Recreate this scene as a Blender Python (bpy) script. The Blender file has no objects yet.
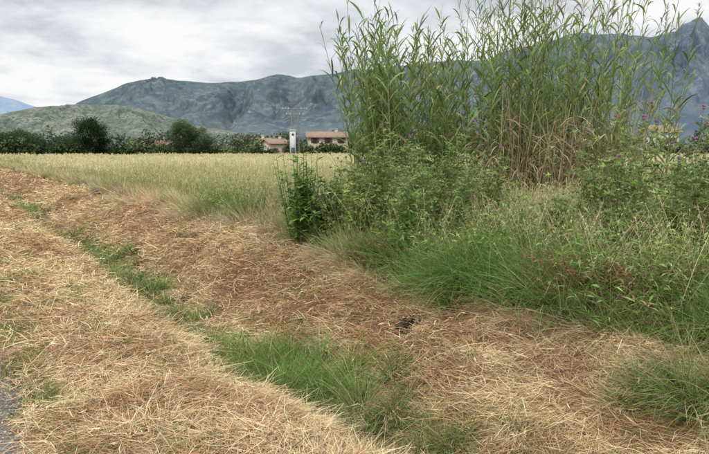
import bpy, math, numpy as np
rng = np.random.default_rng(11)
A = math.radians(36.7)
FW = np.array([math.sin(A), math.cos(A)]); RT = np.array([math.cos(A), -math.sin(A)])
def place(lat, fwd):
    lat = np.asarray(lat, float); fwd = np.asarray(fwd, float)
    return lat*RT[0]+fwd*FW[0], lat*RT[1]+fwd*FW[1]

# ---------------- noise -----------------
_h = np.random.default_rng(3).random((256, 256))
def vnoise(x, y):
    x = np.asarray(x, float); y = np.asarray(y, float)
    xi = np.floor(x).astype(int); yi = np.floor(y).astype(int)
    fx = x-xi; fy = y-yi
    fx = fx*fx*(3-2*fx); fy = fy*fy*(3-2*fy)
    g = lambda a, b: _h[a & 255, b & 255]
    return (g(xi, yi)*(1-fx)+g(xi+1, yi)*fx)*(1-fy)+(g(xi, yi+1)*(1-fx)+g(xi+1, yi+1)*fx)*fy
def fbm(x, y, o=4):
    s = 0; a = .5; n = 0
    for i in range(o):
        s = s+a*vnoise(x*2**i+17.3*i, y*2**i+9.1*i); n += a; a *= .5
    return s/n

PX = [-60, -4, .33, .55, 1.1, 1.45, 1.85, 2.15, 2.5, 3.0, 3.5, 4.0, 4.8, 6.0, 20, 60]
PZ = [0, 0, 0, .03, .04, .02, -.34, -.52, -.50, -.27, -.04, .11, .17, .12, .05, 0]
def gz(x, y):
    x = np.asarray(x, float); y = np.asarray(y, float)
    m = np.clip((x-.35)/.5, 0, 1)*np.clip((30-x)/20, 0, 1)
    xs = x+m*(fbm(y*.45, x*.2, 3)-.5)*.5
    z = (np.interp(xs-.08, PX, PZ)+np.interp(xs, PX, PZ)+np.interp(xs+.08, PX, PZ))/3
    bank = np.clip((x-2.3)/.6, 0, 1)
    z = z+m*((fbm(x*1.3, y*1.3)-.5)*(.12+.20*bank)+(fbm(x*4.5, y*4.5, 3)-.5)*(.06+.07*bank))
    return z

# ---------------- mesh helpers -----------------
class Acc:
    def __init__(s): s.V = []; s.F = []; s.C = []; s.n = 0
    def add(s, V, F, C):
        s.V.append(V); s.F.append(F+s.n); s.C.append(C); s.n += len(V)
def nrm(v): return v/np.maximum(np.linalg.norm(v, axis=-1, keepdims=True), 1e-9)
def taper(t): return np.maximum(1-t**1.6, .08)
def leafp(t): return np.maximum(np.sin(np.pi*np.clip(t*.93+.05, 0, 1))**.8, .06)
def flat(t): return np.ones_like(t)
def V3(x, y, z): return np.stack(np.broadcast_arrays(x, y, z), -1).astype(float)
def rdir(n): a = rng.random(n)*2*np.pi; return V3(np.cos(a), np.sin(a), np.zeros(n))
def ribbons(acc, P, D, L, W, B, segs, c0, c1, prof=taper, S=None):
    n = len(P)
    if n == 0: return
    L = np.broadcast_to(L, (n,))[:, None, None]; W = np.broadcast_to(W, (n,))[:, None, None]
    if S is None: S = rdir(n)
    t = np.linspace(0, 1, segs+1)[None, :, None]
    pts = P[:, None]+D[:, None]*L*t+B[:, None]*L*t*t
    T = nrm(D[:, None]+2*B[:, None]*t)
    s = S[:, None]-(S[:, None]*T).sum(-1, keepdims=True)*T
    s = nrm(s)*W*.5*prof(t)
    V = np.stack([pts-s, pts+s], 2).reshape(-1, 3)
    c0 = np.broadcast_to(c0, (n, 3))[:, None]; c1 = np.broadcast_to(c1, (n, 3))[:, None]
    C = np.repeat((c0*(1-t)+c1*t)[:, :, None], 2, 2).reshape(-1, 3)
    base = (np.arange(n)*(segs+1)*2)[:, None]+(np.arange(segs)*2)[None]
    F = np.stack([base, base+1, base+3, base+2], -1).reshape(-1, 4)
    acc.add(V, F, C)
def tubes(acc, P, D, L, R0, R1, B, segs, sides, c0, c1):
    n = len(P)
    L = np.broadcast_to(L, (n,))[:, None, None]
    t = np.linspace(0, 1, segs+1)[None, :, None]
    pts = P[:, None]+D[:, None]*L*t+B[:, None]*L*t*t
    T = nrm(D[:, None]+2*B[:, None]*t)
    ref = np.where(np.abs(T[..., 2:3]) > .8, np.array([1., 0, 0]), np.array([0, 0, 1.]))
    u = nrm(np.cross(T, ref)); w = np.cross(T, u)
    R0 = np.broadcast_to(R0, (n,))[:, None, None]; R1 = np.broadcast_to(R1, (n,))[:, None, None]
    r = (R0*(1-t)+R1*t)[:, :, None]
    a = np.arange(sides)*2*np.pi/sides
    V = pts[:, :, None]+r*(u[:, :, None]*np.cos(a)[None, None, :, None]+w[:, :, None]*np.sin(a)[None, None, :, None])
    c0 = np.broadcast_to(c0, (n, 3))[:, None]; c1 = np.broadcast_to(c1, (n, 3))[:, None]
    C = np.repeat((c0*(1-t)+c1*t)[:, :, None], sides, 2).reshape(-1, 3)
    i = np.arange(n)[:, None, None]*(segs+1)*sides+np.arange(segs)[None, :, None]*sides
    k = np.arange(sides)[None, None]; k2 = (k+1) % sides
    F = np.stack([i+k, i+k2, i+k2+sides, i+k+sides], -1).reshape(-1, 4)
    acc.add(V.reshape(-1, 3), F, C)
def mesh_obj(name, V, F, C=None, mat=None, parent=None, smooth=False):
    V = np.asarray(V, np.float32); F = np.asarray(F, np.int32)
    me = bpy.data.meshes.new(name)
    k = F.shape[1]
    me.vertices.add(len(V)); me.vertices.foreach_set("co", V.ravel())
    me.loops.add(F.size); me.loops.foreach_set("vertex_index", F.ravel())
    me.polygons.add(len(F)); me.polygons.foreach_set("loop_start", np.arange(0, F.size, k, dtype=np.int32))
    me.update(calc_edges=True)
    if smooth: me.polygons.foreach_set("use_smooth", np.ones(len(F), bool))
    if C is not None:
        at = me.color_attributes.new("Col", 'FLOAT_COLOR', 'POINT')
        cc = np.ones((len(V), 4), np.float32); cc[:, :3] = np.clip(C, 0, 1); at.data.foreach_set("color", cc.ravel())
    ob = bpy.data.objects.new(name, me); bpy.context.collection.objects.link(ob)
    if mat: me.materials.append(mat)
    if parent: ob.parent = parent
    return ob
def finish(acc, name, mat, parent=None, smooth=False):
    return mesh_obj(name, np.concatenate(acc.V), np.concatenate(acc.F), np.concatenate(acc.C), mat, parent, smooth)

# ---------------- materials -----------------
def newmat(name):
    m = bpy.data.materials.new(name); m.use_nodes = True; nt = m.node_tree
    for n in list(nt.nodes): nt.nodes.remove(n)
    out = nt.nodes.new("ShaderNodeOutputMaterial")
    return m, nt, out
def foliage_mat(name, trans=.3, rough=.6, spec=.25):
    m, nt, out = newmat(name)
    at = nt.nodes.new("ShaderNodeAttribute"); at.attribute_name = "Col"
    if spec > 0:
        p = nt.nodes.new("ShaderNodeBsdfPrincipled"); p.inputs["Roughness"].default_value = rough
        p.inputs["Specular IOR Level"].default_value = spec
        nt.links.new(at.outputs["Color"], p.inputs["Base Color"])
    else:
        p = nt.nodes.new("ShaderNodeBsdfDiffuse"); nt.links.new(at.outputs["Color"], p.inputs["Color"])
    if trans > 0:
        tr = nt.nodes.new("ShaderNodeBsdfTranslucent"); mx = nt.nodes.new("ShaderNodeMixShader")
        mx.inputs[0].default_value = trans
        nt.links.new(at.outputs["Color"], tr.inputs["Color"])
        nt.links.new(p.outputs[0], mx.inputs[1]); nt.links.new(tr.outputs[0], mx.inputs[2]); nt.links.new(mx.outputs[0], out.inputs[0])
    else: nt.links.new(p.outputs[0], out.inputs[0])
    return m
def rough_mat(name, col=None, vary=.3, scale=8, bump=.3, rough=.9, col2=None, bdist=.02):
    m, nt, out = newmat(name)
    p = nt.nodes.new("ShaderNodeBsdfPrincipled"); p.inputs["Roughness"].default_value = rough
    p.inputs["Specular IOR Level"].default_value = .15
    tc = nt.nodes.new("ShaderNodeTexCoord"); no = nt.nodes.new("ShaderNodeTexNoise")
    no.inputs["Scale"].default_value = scale; no.inputs["Detail"].default_value = 8; no.inputs["Roughness"].default_value = .65
    nt.links.new(tc.outputs["Object"], no.inputs["Vector"])
    mx = nt.nodes.new("ShaderNodeMix"); mx.data_type = 'RGBA'
    cr = nt.nodes.new("ShaderNodeValToRGB"); cr.color_ramp.elements[0].position = .35; cr.color_ramp.elements[1].position = .65
    nt.links.new(no.outputs["Fac"], cr.inputs[0]); nt.links.new(cr.outputs[0], mx.inputs[0])
    if col is None:
        at = nt.nodes.new("ShaderNodeAttribute"); at.attribute_name = "Col"
        hs = nt.nodes.new("ShaderNodeHueSaturation"); hs.inputs["Value"].default_value = 1-vary
        nt.links.new(at.outputs["Color"], hs.inputs["Color"]); nt.links.new(hs.outputs[0], mx.inputs[6]); nt.links.new(at.outputs["Color"], mx.inputs[7])
    else:
        c2 = col2 or tuple(c*(1-vary) for c in col)
        mx.inputs[6].default_value = (*c2, 1); mx.inputs[7].default_value = (*col, 1)
    nt.links.new(mx.outputs[2], p.inputs["Base Color"])
    b = nt.nodes.new("ShaderNodeBump"); b.inputs["Strength"].default_value = bump; b.inputs["Distance"].default_value = bdist
    nt.links.new(no.outputs["Fac"], b.inputs["Height"]); nt.links.new(b.outputs[0], p.inputs["Normal"])
    nt.links.new(p.outputs[0], out.inputs[0])
    return m
M_straw = foliage_mat("straw", 0, .6, 0)
M_grass = foliage_mat("grass_blades", .3, .5, 0)
M_leaf = foliage_mat("leaves", .35, .5, .3)
M_oat = foliage_mat("oats", .25, .6, 0)
M_far = foliage_mat("far_foliage", 0, .8, 0)
M_bark = foliage_mat("stems", .0, .8, .2)

# ---------------- ground -----------------
gx = np.concatenate([-np.geomspace(14000, 6, 20), np.arange(-5, .3, .6), np.arange(.3, 7, .05), np.arange(7, 20, .5), np.geomspace(20, 14000, 30)])
gy = np.concatenate([-np.geomspace(14000, 5, 18), np.arange(-4, 14, .06), np.arange(14, 40, .2), np.arange(40, 80, 1), np.geomspace(80, 14000, 30)])
GX, GY = np.meshgrid(gx, gy)
GZ = gz(GX, GY)
nx = len(gx); ny = len(gy)
idx = np.arange(nx*ny).reshape(ny, nx)
GF = np.stack([idx[:-1, :-1], idx[:-1, 1:], idx[1:, 1:], idx[1:, :-1]], -1).reshape(-1, 4)
def strawtone(x, y):
    n = fbm(x*.9+5, y*.6, 4)*.5+fbm(x*3.5+5, y*3.5, 3)*.5
    n = n-.05*np.clip((x-2.5)/.5, 0, 1)+.005*np.clip((2-x)/.5, 0, 1)
    return np.clip((n-.33)/.34, 0, 1)[..., None]
straw_a = np.array([.25, .15, .08]); straw_b = np.array([.52, .38, .20])
tone = strawtone(GX, GY)
gc = straw_a*(1-tone)+straw_b*tone
soil = np.array([.12, .11, .05])
fieldc = np.array([.22, .20, .09])
wf = np.clip((GX-4.5)/.6, 0, 1)[..., None]
gc = gc*(1-wf)+fieldc*wf
wl = np.clip((-3.5-GX)/.5, 0, 1)[..., None]
gc = gc*(1-wl)+np.array([.12, .14, .05])*wl
dd = np.exp(-((GX-2.3)/.3)**2)[..., None]*.75
gc = gc*(1-dd)+soil*dd
far = np.clip((np.hypot(GX, GY)-130)/100, 0, 1)[..., None]
gc = gc*(1-far)+np.array([.09, .12, .06])*far
M_ground = rough_mat("ground_soil_and_straw", None, .45, 22, .8, .95)
mesh_obj("ground", V3(GX, GY, GZ).reshape(-1, 3), GF, gc.reshape(-1, 3), M_ground, smooth=True)

# road (pale worn asphalt)
ry = np.concatenate([np.arange(-6, 25, .12), np.arange(25, 300, 3)])
re = .27+(fbm(ry*2.2, ry*0+3, 4)-.5)*.28
rx = np.stack([np.full_like(ry, -3.4), np.full_like(ry, -1.5), re-.25, re], 1)
rz = np.stack([ry*0+.02, ry*0+.03, ry*0+.016, gz(re, ry)+.006], 1)
n = len(ry); ii = np.arange(n*4).reshape(n, 4)
RF = np.stack([ii[:-1, :-1], ii[:-1, 1:], ii[1:, 1:], ii[1:, :-1]], -1).reshape(-1, 4)
M_road = rough_mat("asphalt_road", (.36, .32, .27), .6, 90, .9, 1.0, col2=(.14, .125, .105), bdist=.012)
mesh_obj("road", V3(rx, np.repeat(ry[:, None], 4, 1), rz).reshape(-1, 3), RF, None, M_road, smooth=True)
acc = Acc(); n = 3200; y = rng.uniform(.5, 9, n); x = .28+rng.normal(-.1, .14, n); s_ = rng.uniform(.003, .009, n)
g = np.array([.40, .36, .31])*(1+rng.normal(0, .25, (n, 1)))
tubes(acc, V3(x, y, np.where(x < .3, .028, gz(x, y)+.002)), nrm(rdir(n)+V3(0, 0, .3)), s_*1.6, s_, s_*.6, np.zeros((n, 3)), 1, 5, g, g)
finish(acc, "gravel", M_straw)

# ---------------- scatter helpers -----------------
def polar(n, r0, r1, a=.80):
    r = np.exp(rng.uniform(math.log(r0), math.log(r1), n))
    az = A+rng.uniform(-a, a, n)
    return r*np.sin(az), r*np.cos(az), r
def cjit(c, n, s=.18):
    c = np.broadcast_to(c, (n, 3))
    return c*(1+rng.normal(0, s, (n, 1)))*(1+rng.normal(0, s*.25, (n, 3)))
def crest(y): return 4.25+(fbm(y*.7, y*0+8, 3)-.5)*.9

# ---------------- cut straw -----------------
x, y, r = polar(1300000, 1.6, 75, .85)
k = (x > .30+rng.normal(0, .07, len(x))) & (x < crest(y)+rng.normal(0, .18, len(x)))
dch = np.exp(-((x-2.3)/.3)**2)
k &= rng.random(len(x)) > dch*.75
x, y, r = x[k], y[k], r[k]
m = min(len(x), 260000); sel = rng.choice(len(x), m, False); x, y, r = x[sel], y[sel], r[sel]
n = len(x); sc = np.clip(r/5, .8, 12)
flow = (fbm(x*1.6, y*1.6+30, 3)-.5)*9+np.where(x > 2.4, 0.5, 1.2)
ang = flow+rng.normal(0, 1.0, n)
pit = rng.normal(.06, .24, n)
D = V3(np.cos(ang)*np.cos(pit), np.sin(ang)*np.cos(pit), np.sin(pit))
L = rng.gamma(3, .036, n)*(.7+.3*sc**.6)
W = .0036*sc*rng.uniform(.6, 1.7, n)
clump = np.clip(fbm(x*4, y*4, 3)*2-.5, 0, 1)
P = V3(x, y, gz(x, y)+rng.random(n)**1.5*.10*(.1+clump)*np.clip(sc, 1, 2)+.004)
B = V3(rng.normal(0, .2, n), rng.normal(0, .2, n), rng.uniform(-.35, .02, n))
tt = strawtone(x, y)
t2 = np.clip(tt+rng.normal(0, .36, (n, 1))+(clump[:, None]-.5)*.5, 0, 1)
c = np.array([.47, .28, .145])*(1-t2)+np.array([.88, .70, .42])*t2
g = rng.random(n); c = np.where((g < .05)[:, None], np.array([.28, .33, .11]), c); c = np.where((g > .91)[:, None], np.array([.18, .11, .065]), c)
c = cjit(c, n, .17)
S = np.where(rng.random((n, 1)) < .5, np.cross(D, np.array([0, 0, 1.])), rdir(n)+V3(0, 0, .8))
acc = Acc(); ribbons(acc, P, D, L, W, B, 2, c, c*1.05, lambda t: np.maximum(1-.6*t, .2), S)
n = 20000; x, y, r = polar(n, 1.8, 40, .85); k = (x > .4) & (x < 4.3); x, y, r = x[k], y[k], r[k]; n = len(x)
for j in range(2):
    D = nrm(rdir(n)*.9+V3(0, 0, .6)); sc = np.clip(r/5, .8, 8)
    tt = np.clip(strawtone(x, y)+rng.normal(0, .3, (n, 1)), 0, 1)
    c = np.array([.46, .29, .15])*(1-tt)+np.array([.80, .64, .38])*tt
    ribbons(acc, V3(x+rng.normal(0, .015, n), y+rng.normal(0, .015, n), gz(x, y)), D, rng.uniform(.04, .12, n), .003*sc, V3(0, 0, -.35)+rng.normal(0, .1, (n, 3)), 2, c*.8, c)
n = 26000; x, y, r = polar(n, 1.8, 30, .85); k = (x > .35) & (x < 4.4); x, y, r = x[k], y[k], r[k]; n = len(x); sc = np.clip(r/5, .8, 6)
u = rng.random((n, 1)); c = cjit(np.array([.38, .22, .12])*(1-u)+np.array([.85, .74, .50])*u, n, .15)
ribbons(acc, V3(x, y, gz(x, y)+rng.random(n)*.06+.01), nrm(rdir(n)+V3(0, 0, .1)+rng.normal(0, .2, (n, 3))), rng.uniform(.03, .10, n), .010*sc**.8*rng.uniform(.5, 1.2, n), rng.normal(0, .3, (n, 3)), 2, c*.9, c, leafp, nrm(rng.normal(0, 1, (n, 3))))
finish(acc, "cut_straw", M_straw)

# ---------------- grass generator -----------------
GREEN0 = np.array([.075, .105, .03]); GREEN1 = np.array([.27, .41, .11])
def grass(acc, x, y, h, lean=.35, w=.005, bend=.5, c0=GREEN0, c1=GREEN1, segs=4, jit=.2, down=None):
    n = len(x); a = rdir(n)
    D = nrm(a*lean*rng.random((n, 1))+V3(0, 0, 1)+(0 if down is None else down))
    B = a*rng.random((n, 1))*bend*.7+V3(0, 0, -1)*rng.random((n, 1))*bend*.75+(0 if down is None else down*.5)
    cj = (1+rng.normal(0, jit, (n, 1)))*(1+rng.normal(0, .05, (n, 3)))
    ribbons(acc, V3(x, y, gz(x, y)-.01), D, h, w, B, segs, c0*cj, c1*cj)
def tussocks(acc, cx, cy, per, h, rad=.06, w=.006, splay=.7, droop=.8, c0=GREEN0, c1=GREEN1, down=0., dry=.12, segs=4):
    m = len(cx); n = m*per; R = lambda v: np.repeat(v, per, 0)
    a = rdir(n); q = rng.random((n, 1))**.7
    th = R(rng.uniform(.5, 1.25, (m, 1))*np.ones((m, 1)))[:, 0]
    lean0 = R(rdir(m)*rng.uniform(0, .4, (m, 1)))+V3(-1, 0, 0)*down
    x = R(cx)+a[:, 0]*rad*q[:, 0]; y = R(cy)+a[:, 1]*rad*q[:, 0]
    D = nrm(a*q*splay+lean0+V3(0, 0, 1)); B = a*q*droop*.45+V3(0, 0, -1)*rng.uniform(.1, 1, (n, 1))*droop*.75+lean0*.4
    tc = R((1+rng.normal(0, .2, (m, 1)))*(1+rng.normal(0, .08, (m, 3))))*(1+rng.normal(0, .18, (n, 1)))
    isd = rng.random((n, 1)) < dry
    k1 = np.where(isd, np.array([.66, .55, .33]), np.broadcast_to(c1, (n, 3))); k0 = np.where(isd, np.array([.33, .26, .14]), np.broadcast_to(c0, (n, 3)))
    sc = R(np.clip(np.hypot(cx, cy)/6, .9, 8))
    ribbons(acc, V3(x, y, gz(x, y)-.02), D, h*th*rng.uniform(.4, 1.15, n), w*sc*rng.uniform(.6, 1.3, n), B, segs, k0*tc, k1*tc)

# ditch grass
acc = Acc()
def tus(lat, fwd, sx, sy, m, per, h, **kw):
    X, Y = place(lat, fwd); tussocks(acc, X+rng.normal(0, sx, m), Y+rng.normal(0, sy, m), per, h, **kw)
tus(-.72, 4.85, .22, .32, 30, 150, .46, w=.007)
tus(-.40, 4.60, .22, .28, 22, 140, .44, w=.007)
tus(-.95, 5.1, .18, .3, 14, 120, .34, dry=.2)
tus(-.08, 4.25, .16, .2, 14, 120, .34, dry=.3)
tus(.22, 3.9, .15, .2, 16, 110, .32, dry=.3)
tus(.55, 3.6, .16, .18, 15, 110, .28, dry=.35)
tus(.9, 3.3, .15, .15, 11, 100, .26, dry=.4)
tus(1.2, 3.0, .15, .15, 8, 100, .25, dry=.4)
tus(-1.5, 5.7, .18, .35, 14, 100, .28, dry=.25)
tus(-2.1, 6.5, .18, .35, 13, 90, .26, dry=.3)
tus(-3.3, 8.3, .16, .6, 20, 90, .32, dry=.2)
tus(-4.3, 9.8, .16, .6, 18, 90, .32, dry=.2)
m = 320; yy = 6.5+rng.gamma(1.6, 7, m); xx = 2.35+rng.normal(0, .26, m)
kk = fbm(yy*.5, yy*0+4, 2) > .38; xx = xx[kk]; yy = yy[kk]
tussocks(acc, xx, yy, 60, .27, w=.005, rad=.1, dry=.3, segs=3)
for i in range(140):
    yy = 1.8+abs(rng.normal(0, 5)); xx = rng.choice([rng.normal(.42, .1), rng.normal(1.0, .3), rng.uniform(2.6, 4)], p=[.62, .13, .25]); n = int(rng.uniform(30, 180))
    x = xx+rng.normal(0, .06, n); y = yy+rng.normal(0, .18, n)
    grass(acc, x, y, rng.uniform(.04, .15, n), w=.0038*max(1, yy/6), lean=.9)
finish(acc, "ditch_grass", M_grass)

# ---------------- bank-top long grass -----------------
acc = Acc()
BG1 = np.array([.25, .43, .11]); BG2 = np.array([.32, .44, .15])
def lg(lat, fwd, s, m, h, c1=BG1, dn=.35, per=90, dry=.08): tus(lat, fwd, s[0], s[1], m, per, h, c1=c1, down=dn, droop=1.0, rad=.07, dry=dry, w=.0075)
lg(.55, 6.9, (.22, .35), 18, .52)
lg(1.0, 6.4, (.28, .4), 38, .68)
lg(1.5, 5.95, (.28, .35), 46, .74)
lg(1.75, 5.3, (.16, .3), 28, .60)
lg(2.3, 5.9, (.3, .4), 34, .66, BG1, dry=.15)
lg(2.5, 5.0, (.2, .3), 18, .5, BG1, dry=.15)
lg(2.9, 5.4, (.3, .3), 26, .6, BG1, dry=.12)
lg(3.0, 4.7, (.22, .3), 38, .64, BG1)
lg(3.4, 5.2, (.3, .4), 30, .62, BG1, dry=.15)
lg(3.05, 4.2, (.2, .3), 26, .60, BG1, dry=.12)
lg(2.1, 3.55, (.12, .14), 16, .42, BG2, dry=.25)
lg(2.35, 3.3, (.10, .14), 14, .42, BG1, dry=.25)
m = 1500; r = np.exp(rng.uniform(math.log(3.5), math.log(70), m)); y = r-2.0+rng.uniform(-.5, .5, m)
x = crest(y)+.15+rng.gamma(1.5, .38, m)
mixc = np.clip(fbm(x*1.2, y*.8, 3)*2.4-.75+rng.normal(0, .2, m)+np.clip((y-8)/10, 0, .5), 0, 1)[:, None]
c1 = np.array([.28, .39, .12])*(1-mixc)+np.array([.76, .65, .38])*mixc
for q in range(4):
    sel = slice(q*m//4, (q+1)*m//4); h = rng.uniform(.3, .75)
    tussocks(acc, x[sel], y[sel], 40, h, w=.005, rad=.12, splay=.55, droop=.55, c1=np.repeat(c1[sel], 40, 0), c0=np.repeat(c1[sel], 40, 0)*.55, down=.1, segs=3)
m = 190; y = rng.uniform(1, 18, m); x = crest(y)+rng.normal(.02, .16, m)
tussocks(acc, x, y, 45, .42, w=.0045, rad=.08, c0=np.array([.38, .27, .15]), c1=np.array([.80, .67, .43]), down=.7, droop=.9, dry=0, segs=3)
finish(acc, "bank_grass", M_grass)

# ---------------- oat field -----------------
acc = Acc()
x, y, r = polar(98000, 5.2, 130, .85)
ed = 5.15+(fbm(y*.4, y*0+2, 3)-.5)*1.1+np.clip((7-y)*.25, 0, 1.1)
k = (x > ed) & (r < 125); x, y, r = x[k], y[k], r[k]; ed = ed[k]; n = len(x)
sc = np.clip(r/9, .8, 14)
H = (.76+.34*fbm(x*.35, y*.25, 3)+rng.normal(0, .09, n))*np.clip(.75+(x-ed)*.3, .7, 1)
lean = rdir(n)*rng.uniform(0, .25, (n, 1)); Bv = rdir(n)*rng.uniform(0, .2, (n, 1))
tn = np.clip(fbm(x*.18, y*.1, 4)*2.6-.6+rng.normal(0, .26, n)+np.clip((r-15)/60, 0, .15), 0, 1)[:, None]
hc = np.array([.56, .54, .26])*(1-tn)+np.array([.86, .76, .46])*tn
sc0 = np.array([.26, .31, .12])*(1-tn)+np.array([.42, .39, .19])*tn
P = V3(x, y, gz(x, y)); D = nrm(lean+V3(0, 0, 1))
ribbons(acc, P, D, H, .0045*sc, Bv, 3, sc0, hc*.9, flat)
t = rng.uniform(.2, .75, n)[:, None]; a = rdir(n)
ribbons(acc, P+D*H[:, None]*t+Bv*H[:, None]*t*t, nrm(a*.5+V3(0, 0, .9)), rng.uniform(.15, .3, n), .009*sc, a*.3+V3(0, 0, -.6), 2, sc0*1.1, hc*.8)
for j in range(5):
    t = rng.uniform(.76, 1.02, n)[:, None]; a = rdir(n)
    pp = P+D*H[:, None]*t+Bv*H[:, None]*t*t+a*rng.uniform(.005, .045, (n, 1))
    ribbons(acc, pp, nrm(a*.35+V3(0, 0, -.7)), .03*sc**.55, .0105*sc**.8, a*.2, 1, cjit(hc, n, .14), cjit(hc*1.1, n, .14), lambda t: .9-.5*t)
finish(acc, "oat_field", M_oat)

# ---------------- giant reeds -----------------
acc = Acc()
def reeds(lat, fwd, H, leanv, nleaf=20, plume=False, t0=.28, dryh=.30):
    n = len(lat); X, Y = place(lat, fwd); P = V3(X, Y, gz(X, Y))
    D = nrm(leanv+V3(0, 0, 1)); B = leanv*.5+rdir(n)*rng.uniform(0, .07, (n, 1))
    col = cjit(np.array([.42, .38, .20]), n, .2); ct = cjit(np.array([.26, .33, .13]), n, .15)
    tubes(acc, P, D, H, .010, .004, B, 6, 4, col, ct)
    az = rng.random(n)*2*np.pi
    tonec = 1+rng.normal(0, .17, (n, 1)); dh = np.broadcast_to(dryh, (n,))[:, None]
    for i in range(nleaf):
        t = (t0+(1-t0)*(i+rng.random(n)*.6)/nleaf)[:, None]
        aa = az+np.pi*i+rng.normal(0, .6, n); a = V3(np.cos(aa), np.sin(aa), 0*aa); up = .6+1.5*t
        pp = P+D*H[:, None]*t+B*H[:, None]*t*t
        keep = rng.random(n) < np.clip(.45+.8*t[:, 0], 0, 1)
        g = np.clip((t-dh)/.22+rng.normal(0, .28, (n, 1)), 0, 1)
        c = np.array([.50, .42, .25])*(1-g)+np.array([.22, .31, .09])*g
        c = np.where(rng.random((n, 1)) < .08, np.array([.50, .45, .22]), c)
        c = cjit(c*tonec, n, .22)
        ribbons(acc, pp[keep], nrm(a*.75+V3(0, 0, 1)*up)[keep], (rng.uniform(.30, .60, n)*(1.15-.4*t[:, 0]))[keep], (rng.uniform(.020, .040, n))[keep], (a*.22+V3(0, 0, -.75)*rng.uniform(.05, 1.0, (n, 1)))[keep], 4, c[keep]*.8, c[keep]*1.2, leafp)
    if plume:
        tip = P+D*H[:, None]+B*H[:, None]
        for j in range(34):
            a = rdir(n); t = rng.uniform(-.1, .40, (n, 1))
            ribbons(acc, tip-V3(0, 0, .05)+V3(0, 0, 1)*t+leanv*t, nrm(a*.4+V3(0, 0, 1)), rng.uniform(.08, .17, n), .014, a*.3+V3(0, 0, -.3), 2, np.array([.36, .30, .22]), np.array([.46, .39, .30]))
def top(lat):
    return np.interp(lat, [-.4, .0, .5, .9, 1.4, 2.0, 2.6, 3.3, 4.2, 5.0, 5.6, 6.2, 7.0], [2.7, 3.1, 3.8, 4.3, 3.8, 4.2, 4.5, 4.9, 4.9, 4.7, 4.3, 3.3, 2.5])
lean_r = V3(RT[0], RT[1], 0)
n = 450
lat = np.where(rng.random(n) < .9, rng.uniform(.5, 5.3, n), rng.uniform(0., 6.2, n)); lat += .25*np.sin(lat*5+rng.normal(0, .5, n)); fwd = rng.uniform(9.8, 13.0, n)
H = top(lat)*(1-.58*rng.random(n)**1.0)*(fwd/11)**.3
outw = (lat-3.1)[:, None]/3.3
reeds(lat, fwd, H, lean_r*outw*.09+rdir(n)*rng.uniform(0, .16, (n, 1)), nleaf=20, dryh=np.interp(lat, [1.8, 2.8, 4.4, 5.2], [.05, .30, .30, .12]))
n = 54; lat = rng.uniform(.0, 1.1, n); fwd = rng.uniform(9.6, 11, n)
reeds(lat, fwd, rng.uniform(2.2, 3.9, n), lean_r*rng.uniform(-.12, .04, (n, 1))+rdir(n)*.06, nleaf=22, t0=.2, dryh=0.)
lat = np.array([.02, 2.6, 2.9, 3.3, 3.5, 4.6, 6.1, 6.3, 6.7, 2.1]); fwd = np.full(10, 10.6)+rng.normal(0, .4, 10)
reeds(lat, fwd, np.array([4.6, 4.0, 4.2, 4.0, 4.1, 4.1, 4.0, 4.2, 4.0, 4.1]), lean_r*np.array([.0, .01, .02, .03, -.02, .04, .02, .05, .06, -.03])[:, None], nleaf=9, plume=True)
n = 130; lat = rng.normal(3.6, .8, n); fwd = rng.uniform(9.2, 10.6, n); X, Y = place(lat, fwd)
tubes(acc, V3(X, Y, gz(X, Y)), nrm(rdir(n)*rng.uniform(0, .35, (n, 1))+V3(0, 0, 1)), rng.uniform(1.2, 2.6, n), .009, .005, rdir(n)*.06, 4, 4, cjit(np.array([.42, .32, .18]), n, .25), cjit(np.array([.55, .45, .28]), n, .2))
n = 1100; lat = rng.normal(3.5, .9, n); fwd = rng.uniform(9.2, 10.8, n); X, Y = place(lat, fwd); a = rdir(n)
ribbons(acc, V3(X, Y, gz(X, Y)+rng.uniform(.3, 2.0, n)), nrm(a*.6+V3(0, 0, .3)), rng.uniform(.25, .5, n), .018, a*.1+V3(0, 0, -.8), 3, cjit(np.array([.36, .28, .15]), n, .3), cjit(np.array([.52, .43, .26]), n, .3), leafp)
finish(acc, "giant_reed_clump", M_leaf)

# ---------------- thistles / weeds -----------------
def lobed(acc, P, D, L, W, B, c, lobes=(.25, .5, .78)):
    n = len(P); S = nrm(np.cross(D, V3(0, 0, 1)+rng.normal(0, .3, (n, 3))))
    ribbons(acc, P, D, L, W*.42, B, 3, c*.8, c, leafp, S)
    for t in lobes:
        pt = P+D*(L*t)[:, None]+B*(L*t*t)[:, None]; T = nrm(D+2*B*t)
        for sg in (-1, 1):
            ribbons(acc, pt, nrm(S*sg+T*.55+rng.normal(0, .15, (n, 3))), W*.75*(1-.5*t), L*.15, V3(0, 0, .25)*np.ones((n, 1)), 1, c*.9, c*1.25)
def sphere(acc, c, r, col, sz=1.0):
    nu, nv = 8, 6
    u = np.linspace(0, 2*np.pi, nu, endpoint=False); v = np.linspace(.05, np.pi-.05, nv)
    U, Vv = np.meshgrid(u, v); V = V3(np.cos(U)*np.sin(Vv)*r, np.sin(U)*np.sin(Vv)*r, np.cos(Vv)*r*sz).reshape(-1, 3)+c
    i = np.arange(nv-1)[:, None]*nu; k = np.arange(nu)[None]
    F = np.stack([i+k, i+(k+1) % nu, i+nu+(k+1) % nu, i+nu+k], -1).reshape(-1, 4)
    acc.add(V, F, np.broadcast_to(col, (len(V), 3)))
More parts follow.
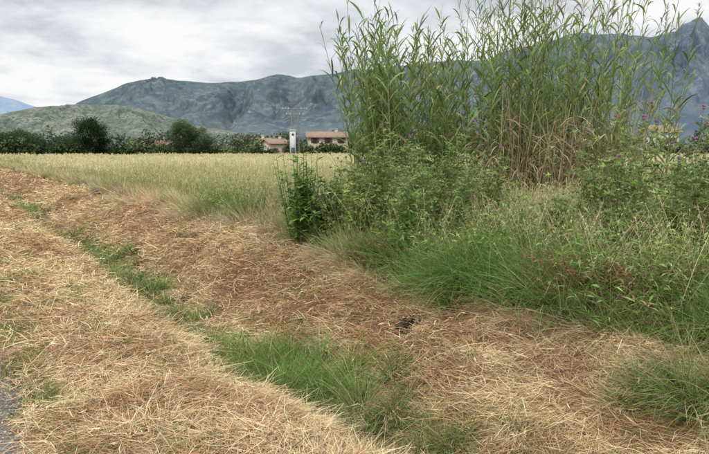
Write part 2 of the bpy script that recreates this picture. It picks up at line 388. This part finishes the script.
def thistle(lat, fwd, h, spread=.6, flowers=4, tone=(.27, .37, .13), dens=1.0):
    acc = Acc(); X, Y = place(lat, fwd); base = np.array([X, Y, float(gz(X, Y))])
    tone = np.array(tone)*rng.uniform(.8, 1.2)+np.array([.07, .04, .0])*rng.random(); stemc = np.array([.30, .35, .17])
    ns = rng.integers(5, 8); tips = []
    for s in range(ns):
        hh = h*rng.uniform(.5, 1.0); d = nrm(rdir(1)*rng.uniform(.05, .5)+V3(0, 0, 1)); B = rdir(1)*.12
        b0 = base+rdir(1)[0]*rng.uniform(.03, .18)
        tubes(acc, b0[None], d, hh, .008, .003, B, 7, 5, stemc, stemc)
        f = lambda t: b0+d[0]*hh*t+B[0]*hh*t*t
        nl = int(20*dens); t = rng.uniform(.04, .95, nl); a = rdir(nl)
        Pp = np.array([f(q) for q in t]); L = (.34-.22*t)*rng.uniform(.6, 1.2, nl)
        lobed(acc, Pp, nrm(a+V3(0, 0, .55)), L, L*.5, V3(0, 0, -.45)*rng.uniform(.3, 1.2, (nl, 1)), cjit(tone, nl, .22))
        nb = int(rng.integers(6, 10)); tb = rng.uniform(.2, .95, nb); Pb = np.array([f(q) for q in tb])
        ab = rdir(nb); Db = nrm(ab*.8+V3(0, 0, 1)); Lb = rng.uniform(.15, .48, nb)*spread/.5*(1.2-.5*tb)
        Bb = V3(0, 0, .15)-ab*.1
        tubes(acc, Pb, Db, Lb, .004, .002, Bb, 3, 4, stemc, stemc)
        for q in range(int(8*dens)):
            t = rng.uniform(.1, 1, nb)[:, None]; pp = Pb+Db*Lb[:, None]*t+Bb*Lb[:, None]*t*t; a = rdir(nb); L = rng.uniform(.06, .15, nb)
            lobed(acc, pp, nrm(a+V3(0, 0, .6)), L, L*.5, V3(0, 0, -.3)*np.ones((nb, 1)), cjit(tone*1.1, nb, .25), lobes=(.3, .65))
        tips += [f(1.0)]+list(Pb+Db*Lb[:, None]+Bb*Lb[:, None])
    tips = sorted(tips, key=lambda q: -q[2])
    for i, p in enumerate(tips[:20]):
        sphere(acc, p, .017, np.array([.26, .32, .15]), 1.1)
        m = 18; a = rdir(m)
        if i % 4 == 0 and i//4 < flowers: ribbons(acc, np.repeat((p+np.array([0, 0, .008]))[None], m, 0), nrm(a*.65+V3(0, 0, 1)), .048, .015, a*.1, 1, np.array([.38, .10, .33]), np.array([.60, .24, .54]))
        ribbons(acc, np.repeat(p[None], m, 0), nrm(rdir(m)+V3(0, 0, .3)), .022, .004, a*.1, 1, np.array([.25, .3, .14]), np.array([.38, .4, .2]))
    finish(acc, "thistle_plant", M_leaf)
for lat, fwd, h, fl in [(.0, 8.2, 1.35, 0), (.2, 7.6, 1.4, 1), (.5, 7.9, 1.7, 0), (.75, 7.2, 1.4, 0), (1.0, 7.7, 1.7, 1), (1.25, 7.3, 1.3, 0), (1.45, 8.1, 1.75, 1), (-.2, 8.5, 1.25, 0), (.95, 8.5, 1.85, 1), (.4, 8.6, 1.7, 0), (1.2, 8.0, 1.8, 1),
                        (2.85, 6.9, 1.7, 2), (3.0, 6.3, 1.55, 1), (3.2, 6.6, 1.95, 3), (3.6, 6.3, 1.75, 2), (4.0, 6.7, 1.9, 3), (4.5, 7.2, 2.0, 3), (3.4, 5.8, 1.3, 0), (4.3, 7.9, 2.0, 2), (2.3, 8.3, 1.3, 1), (3.9, 5.9, 1.4, 1), (3.5, 7.4, 1.9, 2), (1.9, 8.2, 1.45, 1), (2.9, 5.9, 1.1, 0), (4.2, 6.3, 1.7, 1), (2.4, 6.9, 1.0, 0)]:
    thistle(lat, fwd, h, flowers=fl)

# tangled undergrowth behind the crest
acc = Acc()
m = 640; yv = rng.uniform(-1, 13, m); xv = crest(yv)+.45+rng.random(m)*2.2
dens = fbm(xv*.7+3, yv*.7, 3); kk = dens > .38; xv = xv[kk]; yv = yv[kk]; m = len(xv)
per = 9; X = np.repeat(xv, per)+rng.normal(0, .13, m*per); Y = np.repeat(yv, per)+rng.normal(0, .13, m*per); n = m*per
hh = np.repeat(rng.uniform(.25, .95, m), per)*rng.uniform(.6, 1.1, n); a = rdir(n); D = nrm(a*rng.uniform(0, .6, (n, 1))+V3(0, 0, 1)); B = a*.15
wt = np.repeat(rng.random((m, 1)), per, 0)
tone = np.array([.20, .35, .09])*(1-wt)+np.array([.42, .48, .18])*wt
br = np.repeat(rng.random((m, 1)) < .08, per, 0); tone = np.where(br, np.array([.42, .30, .17]), tone)
P = V3(X, Y, gz(X, Y)); tubes(acc, P, D, hh, .004, .002, B, 3, 3, tone*.8, tone)
for q in range(15):
    t = rng.uniform(.1, 1, n)[:, None]; b = rdir(n); cc = cjit(tone, n, .25)
    ribbons(acc, P+D*hh[:, None]*t+B*hh[:, None]*t*t, nrm(b+V3(0, 0, .5)+rng.normal(0, .3, (n, 3))), rng.uniform(.05, .13, n), rng.uniform(.008, .024, n), V3(0, 0, -.4)+b*.1, 2, cc*.8, cc*1.15, leafp)
n = 1900; yv = rng.uniform(-.5, 12, n); xv = crest(yv)+.3+rng.random(n)*2.4; a = rdir(n); hh = rng.uniform(.5, 1.05, n); c = cjit(np.array([.70, .61, .38]), n, .15)
P = V3(xv, yv, gz(xv, yv)); D = nrm(a*rng.uniform(0, .35, (n, 1))+V3(0, 0, 1)); B = a*.2+V3(0, 0, -.06)
ribbons(acc, P, D, hh, .0035, B, 3, c*.7, c, flat)
for q in range(4):
    t = rng.uniform(.78, 1, n)[:, None]; ribbons(acc, P+D*hh[:, None]*t+B*hh[:, None]*t*t, nrm(rdir(n)*.5+V3(0, 0, .6)), .04, .008, V3(0, 0, -.3)*np.ones((n, 1)), 1, c, c*1.1)
finish(acc, "weed_undergrowth", M_grass)

# broad-leaved shrub
def broadleaf(lat, fwd, h, spread, nst, tone):
    acc = Acc(); X, Y = place(lat, fwd); base = np.array([X, Y, float(gz(X, Y))])
    a = rdir(nst); D = nrm(a*rng.uniform(.05, spread, (nst, 1))+V3(0, 0, 1)); L = h*rng.uniform(.45, 1, nst); B = -a*.06
    P = base+a*rng.uniform(.03, .16, (nst, 1))
    tubes(acc, P, D, L, .009, .003, B, 5, 5, np.array([.18, .17, .08]), np.array([.2, .28, .1]))
    for q in range(30):
        t = rng.uniform(.12, 1, nst)[:, None]; a = rdir(nst); ll = rng.uniform(.09, .19, nst)
        g = nrm(a+V3(0, 0, .5)+rng.normal(0, .15, (nst, 3))); S = nrm(np.cross(g, V3(0, 0, 1)))
        c = cjit(np.array(tone), nst, .3)
        ribbons(acc, P+D*L[:, None]*t+B*L[:, None]*t*t, g, ll, ll*.36, V3(0, 0, -.5)*rng.uniform(.2, 1.2, (nst, 1)), 4, c*.8, c*1.1, leafp, S)
    finish(acc, "broadleaf_shrub", M_leaf)
broadleaf(-.82, 8.7, 1.65, .42, 44, (.25, .42, .10))
broadleaf(-.42, 8.4, 1.35, .5, 34, (.24, .39, .11))

# dried dock / brown weeds
def brownweed(lat, fwd, h, s, n, c):
    acc = Acc(); X, Y = place(lat, fwd); x = X+rng.normal(0, s, n); y = Y+rng.normal(0, s, n); a = rdir(n)
    D = nrm(a*.7+V3(0, 0, 1)); L = rng.uniform(.4, 1, n)*h; B = a*.2+V3(0, 0, -.2)
    P = V3(x, y, gz(x, y)); cc = cjit(np.array(c), n, .25)
    tubes(acc, P, D, L, .003, .0015, B, 3, 3, cc, cc)
    for q in range(26):
        t = rng.uniform(.3, 1, n)[:, None]; b = rdir(n); cc = cjit(np.array(c), n, .35)
        ribbons(acc, P+D*L[:, None]*t+B*L[:, None]*t*t, nrm(b+V3(0, 0, rng.uniform(-.3, .6))), rng.uniform(.02, .06, n), .011, b*.2, 2, cc, cc*1.2, leafp)
    finish(acc, "dried_dock_plant", M_grass)
brownweed(2.15, 5.1, .66, .16, 200, (.30, .17, .10))
brownweed(2.5, 5.05, .74, .17, 210, (.28, .155, .095))
brownweed(.62, 7.0, .6, .14, 90, (.22, .14, .09))
brownweed(.25, 6.9, .45, .12, 50, (.30, .19, .12))
brownweed(3.3, 5.4, .8, .12, 70, (.34, .23, .14))
brownweed(.50, 5.15, .11, .06, 22, (.07, .05, .04))

# ---------------- trees, hedges -----------------
def crown(acc, c, R, n, size, c_lo, c_hi, nc=40, sp=.2):
    d = nrm(rng.normal(0, 1, (nc, 3))); cc = c+d*R*rng.uniform(.3, .92, (nc, 1))**.8
    w = rng.integers(0, nc, n); p = cc[w]+rng.normal(0, 1, (n, 3))*R*sp
    tone = np.clip((p[:, 2:3]-c[2])/(R[2])*.5+.45+rng.normal(0, .2, (nc, 1))[w]+rng.normal(0, .12, (n, 1)), 0, 1)  # top light put into leaf colour: lighter towards crown top, plus random tone
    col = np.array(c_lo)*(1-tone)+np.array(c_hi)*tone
    ribbons(acc, p, nrm(rng.normal(0, 1, (n, 3))), size, size*.7, np.zeros((n, 3)), 1, col, col, flat, nrm(rng.normal(0, 1, (n, 3))))
def tree(lat, fwd, h, w, clo=(.03, .045, .02), chi=(.10, .15, .06), n=6000, name="tree"):
    em = bpy.data.objects.new(name, None); bpy.context.collection.objects.link(em)
    X, Y = place(lat, fwd); b = np.array([X, Y, 0.]); a1 = Acc()
    tubes(a1, b[None], V3(0, 0, 1)[None], h*.6, h*.035, h*.015, np.array([[.03, 0, 0]]), 5, 8, np.array([.1, .08, .06]), np.array([.1, .08, .06]))
    m = 9; t = rng.uniform(.25, .55, m)
    tubes(a1, b+V3(0, 0, 1)*(h*t)[:, None], nrm(rdir(m)+V3(0, 0, .9)), h*.35, h*.013, h*.004, V3(0, 0, .15)*np.ones((m, 1)), 3, 6, np.array([.1, .08, .06]), np.array([.1, .08, .06]))
    finish(a1, "trunk", M_bark, em, True)
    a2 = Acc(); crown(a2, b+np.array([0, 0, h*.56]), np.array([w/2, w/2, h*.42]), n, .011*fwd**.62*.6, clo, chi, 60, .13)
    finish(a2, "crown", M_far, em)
tree(-38.5, 82, 6.6, 6.0, clo=(.012, .022, .012), chi=(.045, .075, .028), n=15000)
tree(-30.3, 100, 7.4, 5.4, chi=(.12, .18, .07), clo=(.035, .06, .028), n=12000)
tree(-27.2, 100, 5.6, 4.4, chi=(.14, .19, .09), clo=(.045, .07, .04), n=8000)
tree(-50, 84, 5.2, 6.5, n=10000)
tree(-45.5, 90, 4.2, 6)
tree(-55, 84, 4.6, 7, n=9000)
tree(-62, 88, 5.0, 8)
tree(-1.5, 128, 6.0, 6, chi=(.14, .18, .09), clo=(.05, .07, .04))
tree(-22.5, 120, 4.7, 5, chi=(.14, .18, .09), clo=(.05, .07, .04))
tree(-17, 150, 6.6, 6, chi=(.14, .18, .09), clo=(.05, .07, .04))
def hedge(pts, h, wdt, n, clo, chi, name="hedge_row", size=.35, v=(.4, 1.35)):
    acc = Acc()
    for (l0, f0), (l1, f1) in zip(pts[:-1], pts[1:]):
        m = max(2, int(math.hypot(l1-l0, f1-f0)/(wdt*.6)))
        for i in range(m):
            u = (i+rng.random()*.6)/m; X, Y = place(l0+(l1-l0)*u, f0+(f1-f0)*u+rng.normal(0, wdt*.3)); hh = h*rng.uniform(*v)
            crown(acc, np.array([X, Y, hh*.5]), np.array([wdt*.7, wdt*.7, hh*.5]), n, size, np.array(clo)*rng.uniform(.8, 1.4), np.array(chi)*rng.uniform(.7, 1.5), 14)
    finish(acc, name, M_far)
hedge([(-75, 78), (-52, 78), (-40, 82), (-34, 88)], 2.7, 3.2, 700, (.025, .04, .018), (.09, .125, .05))
hedge([(-40, 100), (-22, 104), (-14, 106)], 2.5, 2.6, 400, (.04, .055, .03), (.15, .19, .08))
hedge([(-50, 132), (-30, 136), (-10, 140), (0, 140), (30, 118), (70, 105)], 4.6, 4.5, 450, (.05, .065, .045), (.14, .18, .10), size=.45)
hedge([(-13.5, 112), (-8, 112)], 2.6, 1.6, 260, (.035, .05, .025), (.13, .175, .07))
hedge([(-7, 114), (0, 114)], 2.5, 1.6, 260, (.035, .05, .025), (.13, .175, .07))
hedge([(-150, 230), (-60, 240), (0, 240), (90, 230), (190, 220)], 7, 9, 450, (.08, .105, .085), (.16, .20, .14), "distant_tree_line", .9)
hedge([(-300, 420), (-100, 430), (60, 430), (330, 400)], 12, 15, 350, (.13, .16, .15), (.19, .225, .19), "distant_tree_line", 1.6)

# ---------------- buildings -----------------
M_wall = rough_mat("cream_render_wall", (.66, .56, .42), .2, 3, .2)
M_wall2 = rough_mat("pale_render_wall", (.70, .66, .58), .2, 3, .2)
M_roof = rough_mat("terracotta_tiles", (.46, .32, .24), .35, 2.5, .5)
M_dark = rough_mat("dark_window_glass", (.09, .095, .10), .3, 5, 0, .3)
M_white = rough_mat("white_painted_concrete", (.78, .78, .76), .2, 4, .1)
M_metal = rough_mat("galvanised_steel", (.30, .31, .32), .3, 6, .1, .6)
M_wood = rough_mat("wooden_door", (.22, .14, .09), .3, 10, .2)
def box(a, lo, hi):
    x0, y0, z0 = lo; x1, y1, z1 = hi
    V = np.array([(x0, y0, z0), (x1, y0, z0), (x1, y1, z0), (x0, y1, z0), (x0, y0, z1), (x1, y0, z1), (x1, y1, z1), (x0, y1, z1)], float)
    F = np.array([(0, 3, 2, 1), (4, 5, 6, 7), (0, 1, 5, 4), (1, 2, 6, 5), (2, 3, 7, 6), (3, 0, 4, 7)])
    a.add(V, F, np.ones((8, 3)))
def house(name, lat, fwd, w, d, hw, hr, wall, rot=0.0, floors=1):
    em = bpy.data.objects.new(name, None); bpy.context.collection.objects.link(em)
    X, Y = place(lat, fwd); em.location = (X, Y, 0); em.rotation_euler = (0, 0, -A+rot)
    a = Acc(); box(a, (-w/2, -d/2, -.3), (w/2, d/2, hw))
    V = np.array([(-w/2, -d/2, hw), (-w/2, d/2, hw), (-w/2, 0, hw+hr), (-w/2, 0, hw+hr), (w/2, -d/2, hw), (w/2, 0, hw+hr), (w/2, 0, hw+hr), (w/2, d/2, hw)], float)
    a.add(V, np.array([(0, 2, 3, 1), (4, 7, 6, 5)]), np.ones((8, 3)))
    finish(a, "walls", wall, em)
    o = .5; a = Acc(); e = hr*o/(d/2)
    for sg in (-1, 1):
        V = np.array([(-w/2-o, sg*(d/2+o), hw-e+.05), (w/2+o, sg*(d/2+o), hw-e+.05), (w/2+o, 0, hw+hr+.05), (-w/2-o, 0, hw+hr+.05)])
        V2 = V+np.array([0, 0, .18]); VV = np.concatenate([V, V2])
        a.add(VV, np.array([(0, 1, 2, 3), (4, 5, 6, 7), (0, 1, 5, 4), (1, 2, 6, 5), (3, 0, 4, 7)]), np.ones((8, 3)))
        nr = int(w/.35)
        for i in range(nr):
            xx = -w/2-o+.15+i*(w+2*o-.3)/nr
            b0 = np.array([xx, sg*(d/2+o), hw-e+.24]); b1 = np.array([xx, 0, hw+hr+.24])
            tubes(a, b0[None], nrm(b1-b0)[None], np.linalg.norm(b1-b0), .07, .07, np.zeros((1, 3)), 1, 5, np.ones(3), np.ones(3))
    finish(a, "roof", M_roof, em)
    a = Acc(); nw = max(2, int(w/2.8)); fr = Acc()
    for f in range(floors):
        for i in range(nw):
            xc = -w/2+(i+.5)*w/nw; z0 = 1.0+f*2.1
            if f == 0 and i == nw//2: continue
            box(a, (xc-.4, -d/2-.03, z0), (xc+.4, -d/2+.05, z0+1.0))
            for s in (-1, 1): box(fr, (xc+s*.63-.2, -d/2-.07, z0), (xc+s*.63+.2, -d/2-.035, z0+1.0))
            box(fr, (xc-.5, -d/2-.12, z0-.1), (xc+.5, -d/2-.002, z0-.01))
    finish(a, "windows", M_dark, em); finish(fr, "shutters", M_wood, em)
    a = Acc(); xc = -w/2+(nw//2+.5)*w/nw; box(a, (xc-.5, -d/2-.04, 0), (xc+.5, -d/2+.05, 2.1)); finish(a, "door", M_wood, em)
    a = Acc(); box(a, (w*.2, -.6, hw+hr*.4), (w*.2+.6, 0-.1, hw+hr+.8)); box(a, (w*.2-.08, -.68, hw+hr+.8), (w*.2+.68, -.02, hw+hr+.92)); finish(a, "chimney", wall, em)
house("farmhouse", -6.0, 124, 8.5, 8, 4.3, 1.0, M_wall, .1, 2)
house("farmhouse", -24.5, 142, 7, 7, 3.2, 1.1, M_wall2, -.3)
house("farmhouse", -19.0, 134, 4.5, 6, 3.1, .9, M_wall, .5)
house("farmhouse", -46.5, 134, 7, 7, 2.7, 1.0, M_wall, -.2)
house("farmhouse", 66, 122, 5, 7, 5.4, 1.2, M_wall2, -.1, 2)

em = bpy.data.objects.new("electric_transformer_tower", None); bpy.context.collection.objects.link(em)
X, Y = place(-11.6, 108); em.location = (X, Y, 0); em.rotation_euler = (0, 0, -A+.15)
a = Acc(); box(a, (-.8, -.7, -.2), (.3, .7, 5.2)); box(a, (-.9, -.8, 5.2), (.4, .8, 5.4)); finish(a, "tower_cabin", M_white, em)
a = Acc(); box(a, (-.6, -.74, .0), (.1, -.68, 2.0)); box(a, (-.45, -.74, 4.3), (-.05, -.68, 4.7)); finish(a, "door_and_vent", M_dark, em)
one = np.ones(3)
def bar(a, p, q, r=.06):
    p = np.array(p, float); q = np.array(q, float)
    tubes(a, p[None], nrm(q-p)[None], np.linalg.norm(q-p), r, r, np.zeros((1, 3)), 1, 6, one, one)
a = Acc()
for xx in (-.35, .95): bar(a, (xx, .9, -.2), (xx, .9, 9.4), .16)
for z in np.arange(5.2, 9, 1.2):
    bar(a, (-.35, .9, z), (.95, .9, z+1.2), .06); bar(a, (.95, .9, z), (-.35, .9, z+1.2), .06)
for z, wv in ((8.3, 1.7), (9.3, 2.4)):
    bar(a, (.3-wv, .9, z), (.3+wv, .9, z), .10)
finish(a, "poles_and_crossarms", M_metal, em)
a = Acc()
for z, wv in ((8.3, 1.7), (9.3, 2.4)):
    for xx in (-wv+.1, -wv*.5, wv*.5, wv-.1): bar(a, (.3+xx, .9, z+.08), (.3+xx, .9, z+.38), .07)
finish(a, "insulators", M_white, em)

# ---------------- mountains -----------------
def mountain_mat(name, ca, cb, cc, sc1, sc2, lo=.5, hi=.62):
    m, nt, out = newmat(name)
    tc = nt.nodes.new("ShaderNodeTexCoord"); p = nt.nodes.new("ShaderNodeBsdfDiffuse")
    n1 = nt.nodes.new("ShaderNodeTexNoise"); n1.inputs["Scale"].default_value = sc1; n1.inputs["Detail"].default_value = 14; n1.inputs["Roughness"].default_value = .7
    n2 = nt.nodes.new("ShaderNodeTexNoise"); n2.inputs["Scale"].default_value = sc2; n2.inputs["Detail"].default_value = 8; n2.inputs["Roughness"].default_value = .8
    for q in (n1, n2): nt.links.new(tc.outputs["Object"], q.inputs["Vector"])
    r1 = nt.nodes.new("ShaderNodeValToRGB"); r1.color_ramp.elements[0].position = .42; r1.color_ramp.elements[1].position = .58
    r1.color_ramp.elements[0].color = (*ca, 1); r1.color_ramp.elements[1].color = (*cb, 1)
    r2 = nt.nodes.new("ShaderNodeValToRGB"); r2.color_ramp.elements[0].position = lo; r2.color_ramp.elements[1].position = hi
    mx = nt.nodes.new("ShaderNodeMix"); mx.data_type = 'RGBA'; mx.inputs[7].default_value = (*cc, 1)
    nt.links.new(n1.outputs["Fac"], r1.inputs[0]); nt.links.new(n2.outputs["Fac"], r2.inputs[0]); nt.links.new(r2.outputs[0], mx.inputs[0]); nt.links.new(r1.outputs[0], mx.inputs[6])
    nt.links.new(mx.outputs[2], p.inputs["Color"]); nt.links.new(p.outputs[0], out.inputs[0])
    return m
def mountain(name, sky, F, depth, mat, rough=.25, seed=0, jag=.05, wl=700):
    us = np.array([s[0] for s in sky]); ss = np.array([s[1] for s in sky])
    u = np.linspace(us[0], us[-1], 800); s = np.interp(u, us, ss)
    kk = np.ones(9)/9; s = np.convolve(np.pad(s, 4, 'edge'), kk, 'valid')
    t = np.concatenate([np.linspace(0, 1, 160), 1+np.linspace(.04, .5, 8)])
    U, T = np.meshgrid(u, t); Sg = np.broadcast_to(s, U.shape)
    f = F-depth*(1-T)
    X, Y = place(U*f, f)
    wx = U*F+(fbm(X/wl/1.5+seed, Y/wl/1.5, 4)-.5)*wl*2.4
    spur = 1-np.abs(2*fbm(wx/wl+seed, f/wl*.35, 6)-1)*2.4
    nz = fbm(X/wl/.8+seed+5, Y/wl/.8, 7)
    prof = np.where(T <= 1, T**1.1, np.clip(1-(T-1)*1.6, 0, 1))
    env = np.sin(np.clip(T, 0, 1)*np.pi)**.8
    Z = Sg*F*prof*(1+env*rough*(spur-.55)*1.2+env*rough*(nz-.55)*1.6)+Sg*F*jag*(fbm(U*28+seed, U*0+T*3, 6)-.5)*np.clip(T*2, 0, 1)-3
    n1, n2 = U.shape; idx = np.arange(n1*n2).reshape(n1, n2)
    Fc = np.stack([idx[:-1, :-1], idx[:-1, 1:], idx[1:, 1:], idx[1:, :-1]], -1).reshape(-1, 4)
    mesh_obj(name, V3(X, Y, Z).reshape(-1, 3), Fc, None, mat, smooth=True)
mA = mountain_mat("hazy_far_mountain", (.26, .35, .45), (.29, .38, .48), (.31, .40, .49), .002, .006)  # aerial haze is mixed into the base colours of the hazy_ materials
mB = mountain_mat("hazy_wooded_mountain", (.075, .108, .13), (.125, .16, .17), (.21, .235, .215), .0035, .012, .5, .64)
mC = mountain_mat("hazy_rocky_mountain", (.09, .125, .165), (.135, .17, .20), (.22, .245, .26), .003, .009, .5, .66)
mD = mountain_mat("scrub_hill", (.15, .175, .14), (.27, .28, .225), (.09, .12, .095), .010, .05, .47, .56)
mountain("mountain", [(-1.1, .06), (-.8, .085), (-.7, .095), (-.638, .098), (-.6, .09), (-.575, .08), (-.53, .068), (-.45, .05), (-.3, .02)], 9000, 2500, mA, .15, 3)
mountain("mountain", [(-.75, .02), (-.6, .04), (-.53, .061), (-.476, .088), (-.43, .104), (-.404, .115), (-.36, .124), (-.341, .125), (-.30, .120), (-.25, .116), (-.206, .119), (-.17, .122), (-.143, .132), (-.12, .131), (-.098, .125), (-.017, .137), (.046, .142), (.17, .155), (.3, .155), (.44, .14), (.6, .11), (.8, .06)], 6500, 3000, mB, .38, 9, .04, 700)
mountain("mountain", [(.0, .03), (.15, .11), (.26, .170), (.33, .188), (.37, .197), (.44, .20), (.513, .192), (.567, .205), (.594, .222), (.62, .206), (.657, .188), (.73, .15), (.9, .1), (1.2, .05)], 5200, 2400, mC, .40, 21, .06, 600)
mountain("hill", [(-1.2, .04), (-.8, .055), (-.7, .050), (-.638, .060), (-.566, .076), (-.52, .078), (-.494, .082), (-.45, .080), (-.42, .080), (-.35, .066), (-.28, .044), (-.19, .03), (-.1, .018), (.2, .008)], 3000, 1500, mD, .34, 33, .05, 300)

# ---------------- sky + light -----------------
sun_el = math.radians(52); sun_az = A+math.radians(205)
w = bpy.data.worlds.new("World"); bpy.context.scene.world = w; w.use_nodes = True; nt = w.node_tree
bg = nt.nodes["Background"]; bg.inputs["Strength"].default_value = .1
skt = nt.nodes.new("ShaderNodeTexSky"); skt.sky_type = 'NISHITA'; skt.sun_disc = False; skt.sun_elevation = sun_el; skt.sun_rotation = sun_az
tc = nt.nodes.new("ShaderNodeTexCoord"); sep = nt.nodes.new("ShaderNodeSeparateXYZ"); nt.links.new(tc.outputs["Generated"], sep.inputs[0])
def math_(op, a, b=None, clamp=False):
    m = nt.nodes.new("ShaderNodeMath"); m.operation = op; m.use_clamp = clamp
    for i, v in enumerate((a, b)):
        if v is None: continue
        if isinstance(v, (int, float)): m.inputs[i].default_value = v
        else: nt.links.new(v, m.inputs[i])
    return m.outputs[0]
zc = math_('MAXIMUM', sep.outputs[2], 0.0); den = math_('ADD', zc, .20)
cx = math_('DIVIDE', sep.outputs[0], den); cy = math_('DIVIDE', sep.outputs[1], den)
cmb = nt.nodes.new("ShaderNodeCombineXYZ"); nt.links.new(cx, cmb.inputs[0]); nt.links.new(cy, cmb.inputs[1])
def noise(scale, det, rough, off):
    mp = nt.nodes.new("ShaderNodeMapping"); mp.inputs["Location"].default_value = off; nt.links.new(cmb.outputs[0], mp.inputs[0])
    q = nt.nodes.new("ShaderNodeTexNoise"); q.inputs["Scale"].default_value = scale; q.inputs["Detail"].default_value = det; q.inputs["Roughness"].default_value = rough
    q.inputs["Distortion"].default_value = .2
    nt.links.new(mp.outputs[0], q.inputs["Vector"]); return q.outputs["Fac"]
n1 = noise(1.9, 12, .58, (3, 1, 0)); n2 = noise(.8, 5, .5, (9, 4, 2))
n1b = math_('ADD', n1, math_('MULTIPLY', math_('SUBTRACT', .27, zc), .7))
cr = nt.nodes.new("ShaderNodeValToRGB"); e = cr.color_ramp.elements
e[0].position = .44; e[0].color = (.63, .65, .70, 1); e[1].position = .66; e[1].color = (.97, .975, .98, 1)
el = cr.color_ramp.elements.new(.54); el.color = (.81, .83, .87, 1)
nt.links.new(n1b, cr.inputs[0])
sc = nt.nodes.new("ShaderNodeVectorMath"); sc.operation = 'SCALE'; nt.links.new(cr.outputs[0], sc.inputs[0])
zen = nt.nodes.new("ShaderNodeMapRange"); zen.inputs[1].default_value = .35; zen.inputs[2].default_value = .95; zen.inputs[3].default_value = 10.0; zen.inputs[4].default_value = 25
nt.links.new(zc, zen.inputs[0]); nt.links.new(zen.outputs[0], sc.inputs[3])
cov = nt.nodes.new("ShaderNodeMapRange"); cov.inputs[1].default_value = .3; cov.inputs[2].default_value = .5; cov.inputs[3].default_value = .8; cov.inputs[4].default_value = 1
nt.links.new(n2, cov.inputs[0])
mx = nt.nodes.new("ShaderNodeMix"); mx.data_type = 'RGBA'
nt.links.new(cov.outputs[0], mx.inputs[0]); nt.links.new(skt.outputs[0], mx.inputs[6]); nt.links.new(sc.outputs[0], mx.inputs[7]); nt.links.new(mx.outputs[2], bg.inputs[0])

sd = bpy.data.lights.new("sun", 'SUN'); sd.energy = 1.5; sd.angle = math.radians(10); sd.color = (1, .95, .87)
so = bpy.data.objects.new("sun", sd); bpy.context.collection.objects.link(so)
so.rotation_euler = (math.pi/2-sun_el, 0, math.pi-sun_az)

cam = bpy.data.cameras.new("camera"); co = bpy.data.objects.new("camera", cam); bpy.context.collection.objects.link(co)
co.location = (0, 0, 1.6); co.rotation_euler = (math.radians(90-7.9), 0, -A)
cam.sensor_width = 36; cam.lens = 28.25; cam.clip_start = .05; cam.clip_end = 30000
s = bpy.context.scene; s.camera = co
s.view_settings.view_transform = 'Standard'; s.view_settings.look = 'None'; s.view_settings.exposure = 0; s.view_settings.gamma = 1
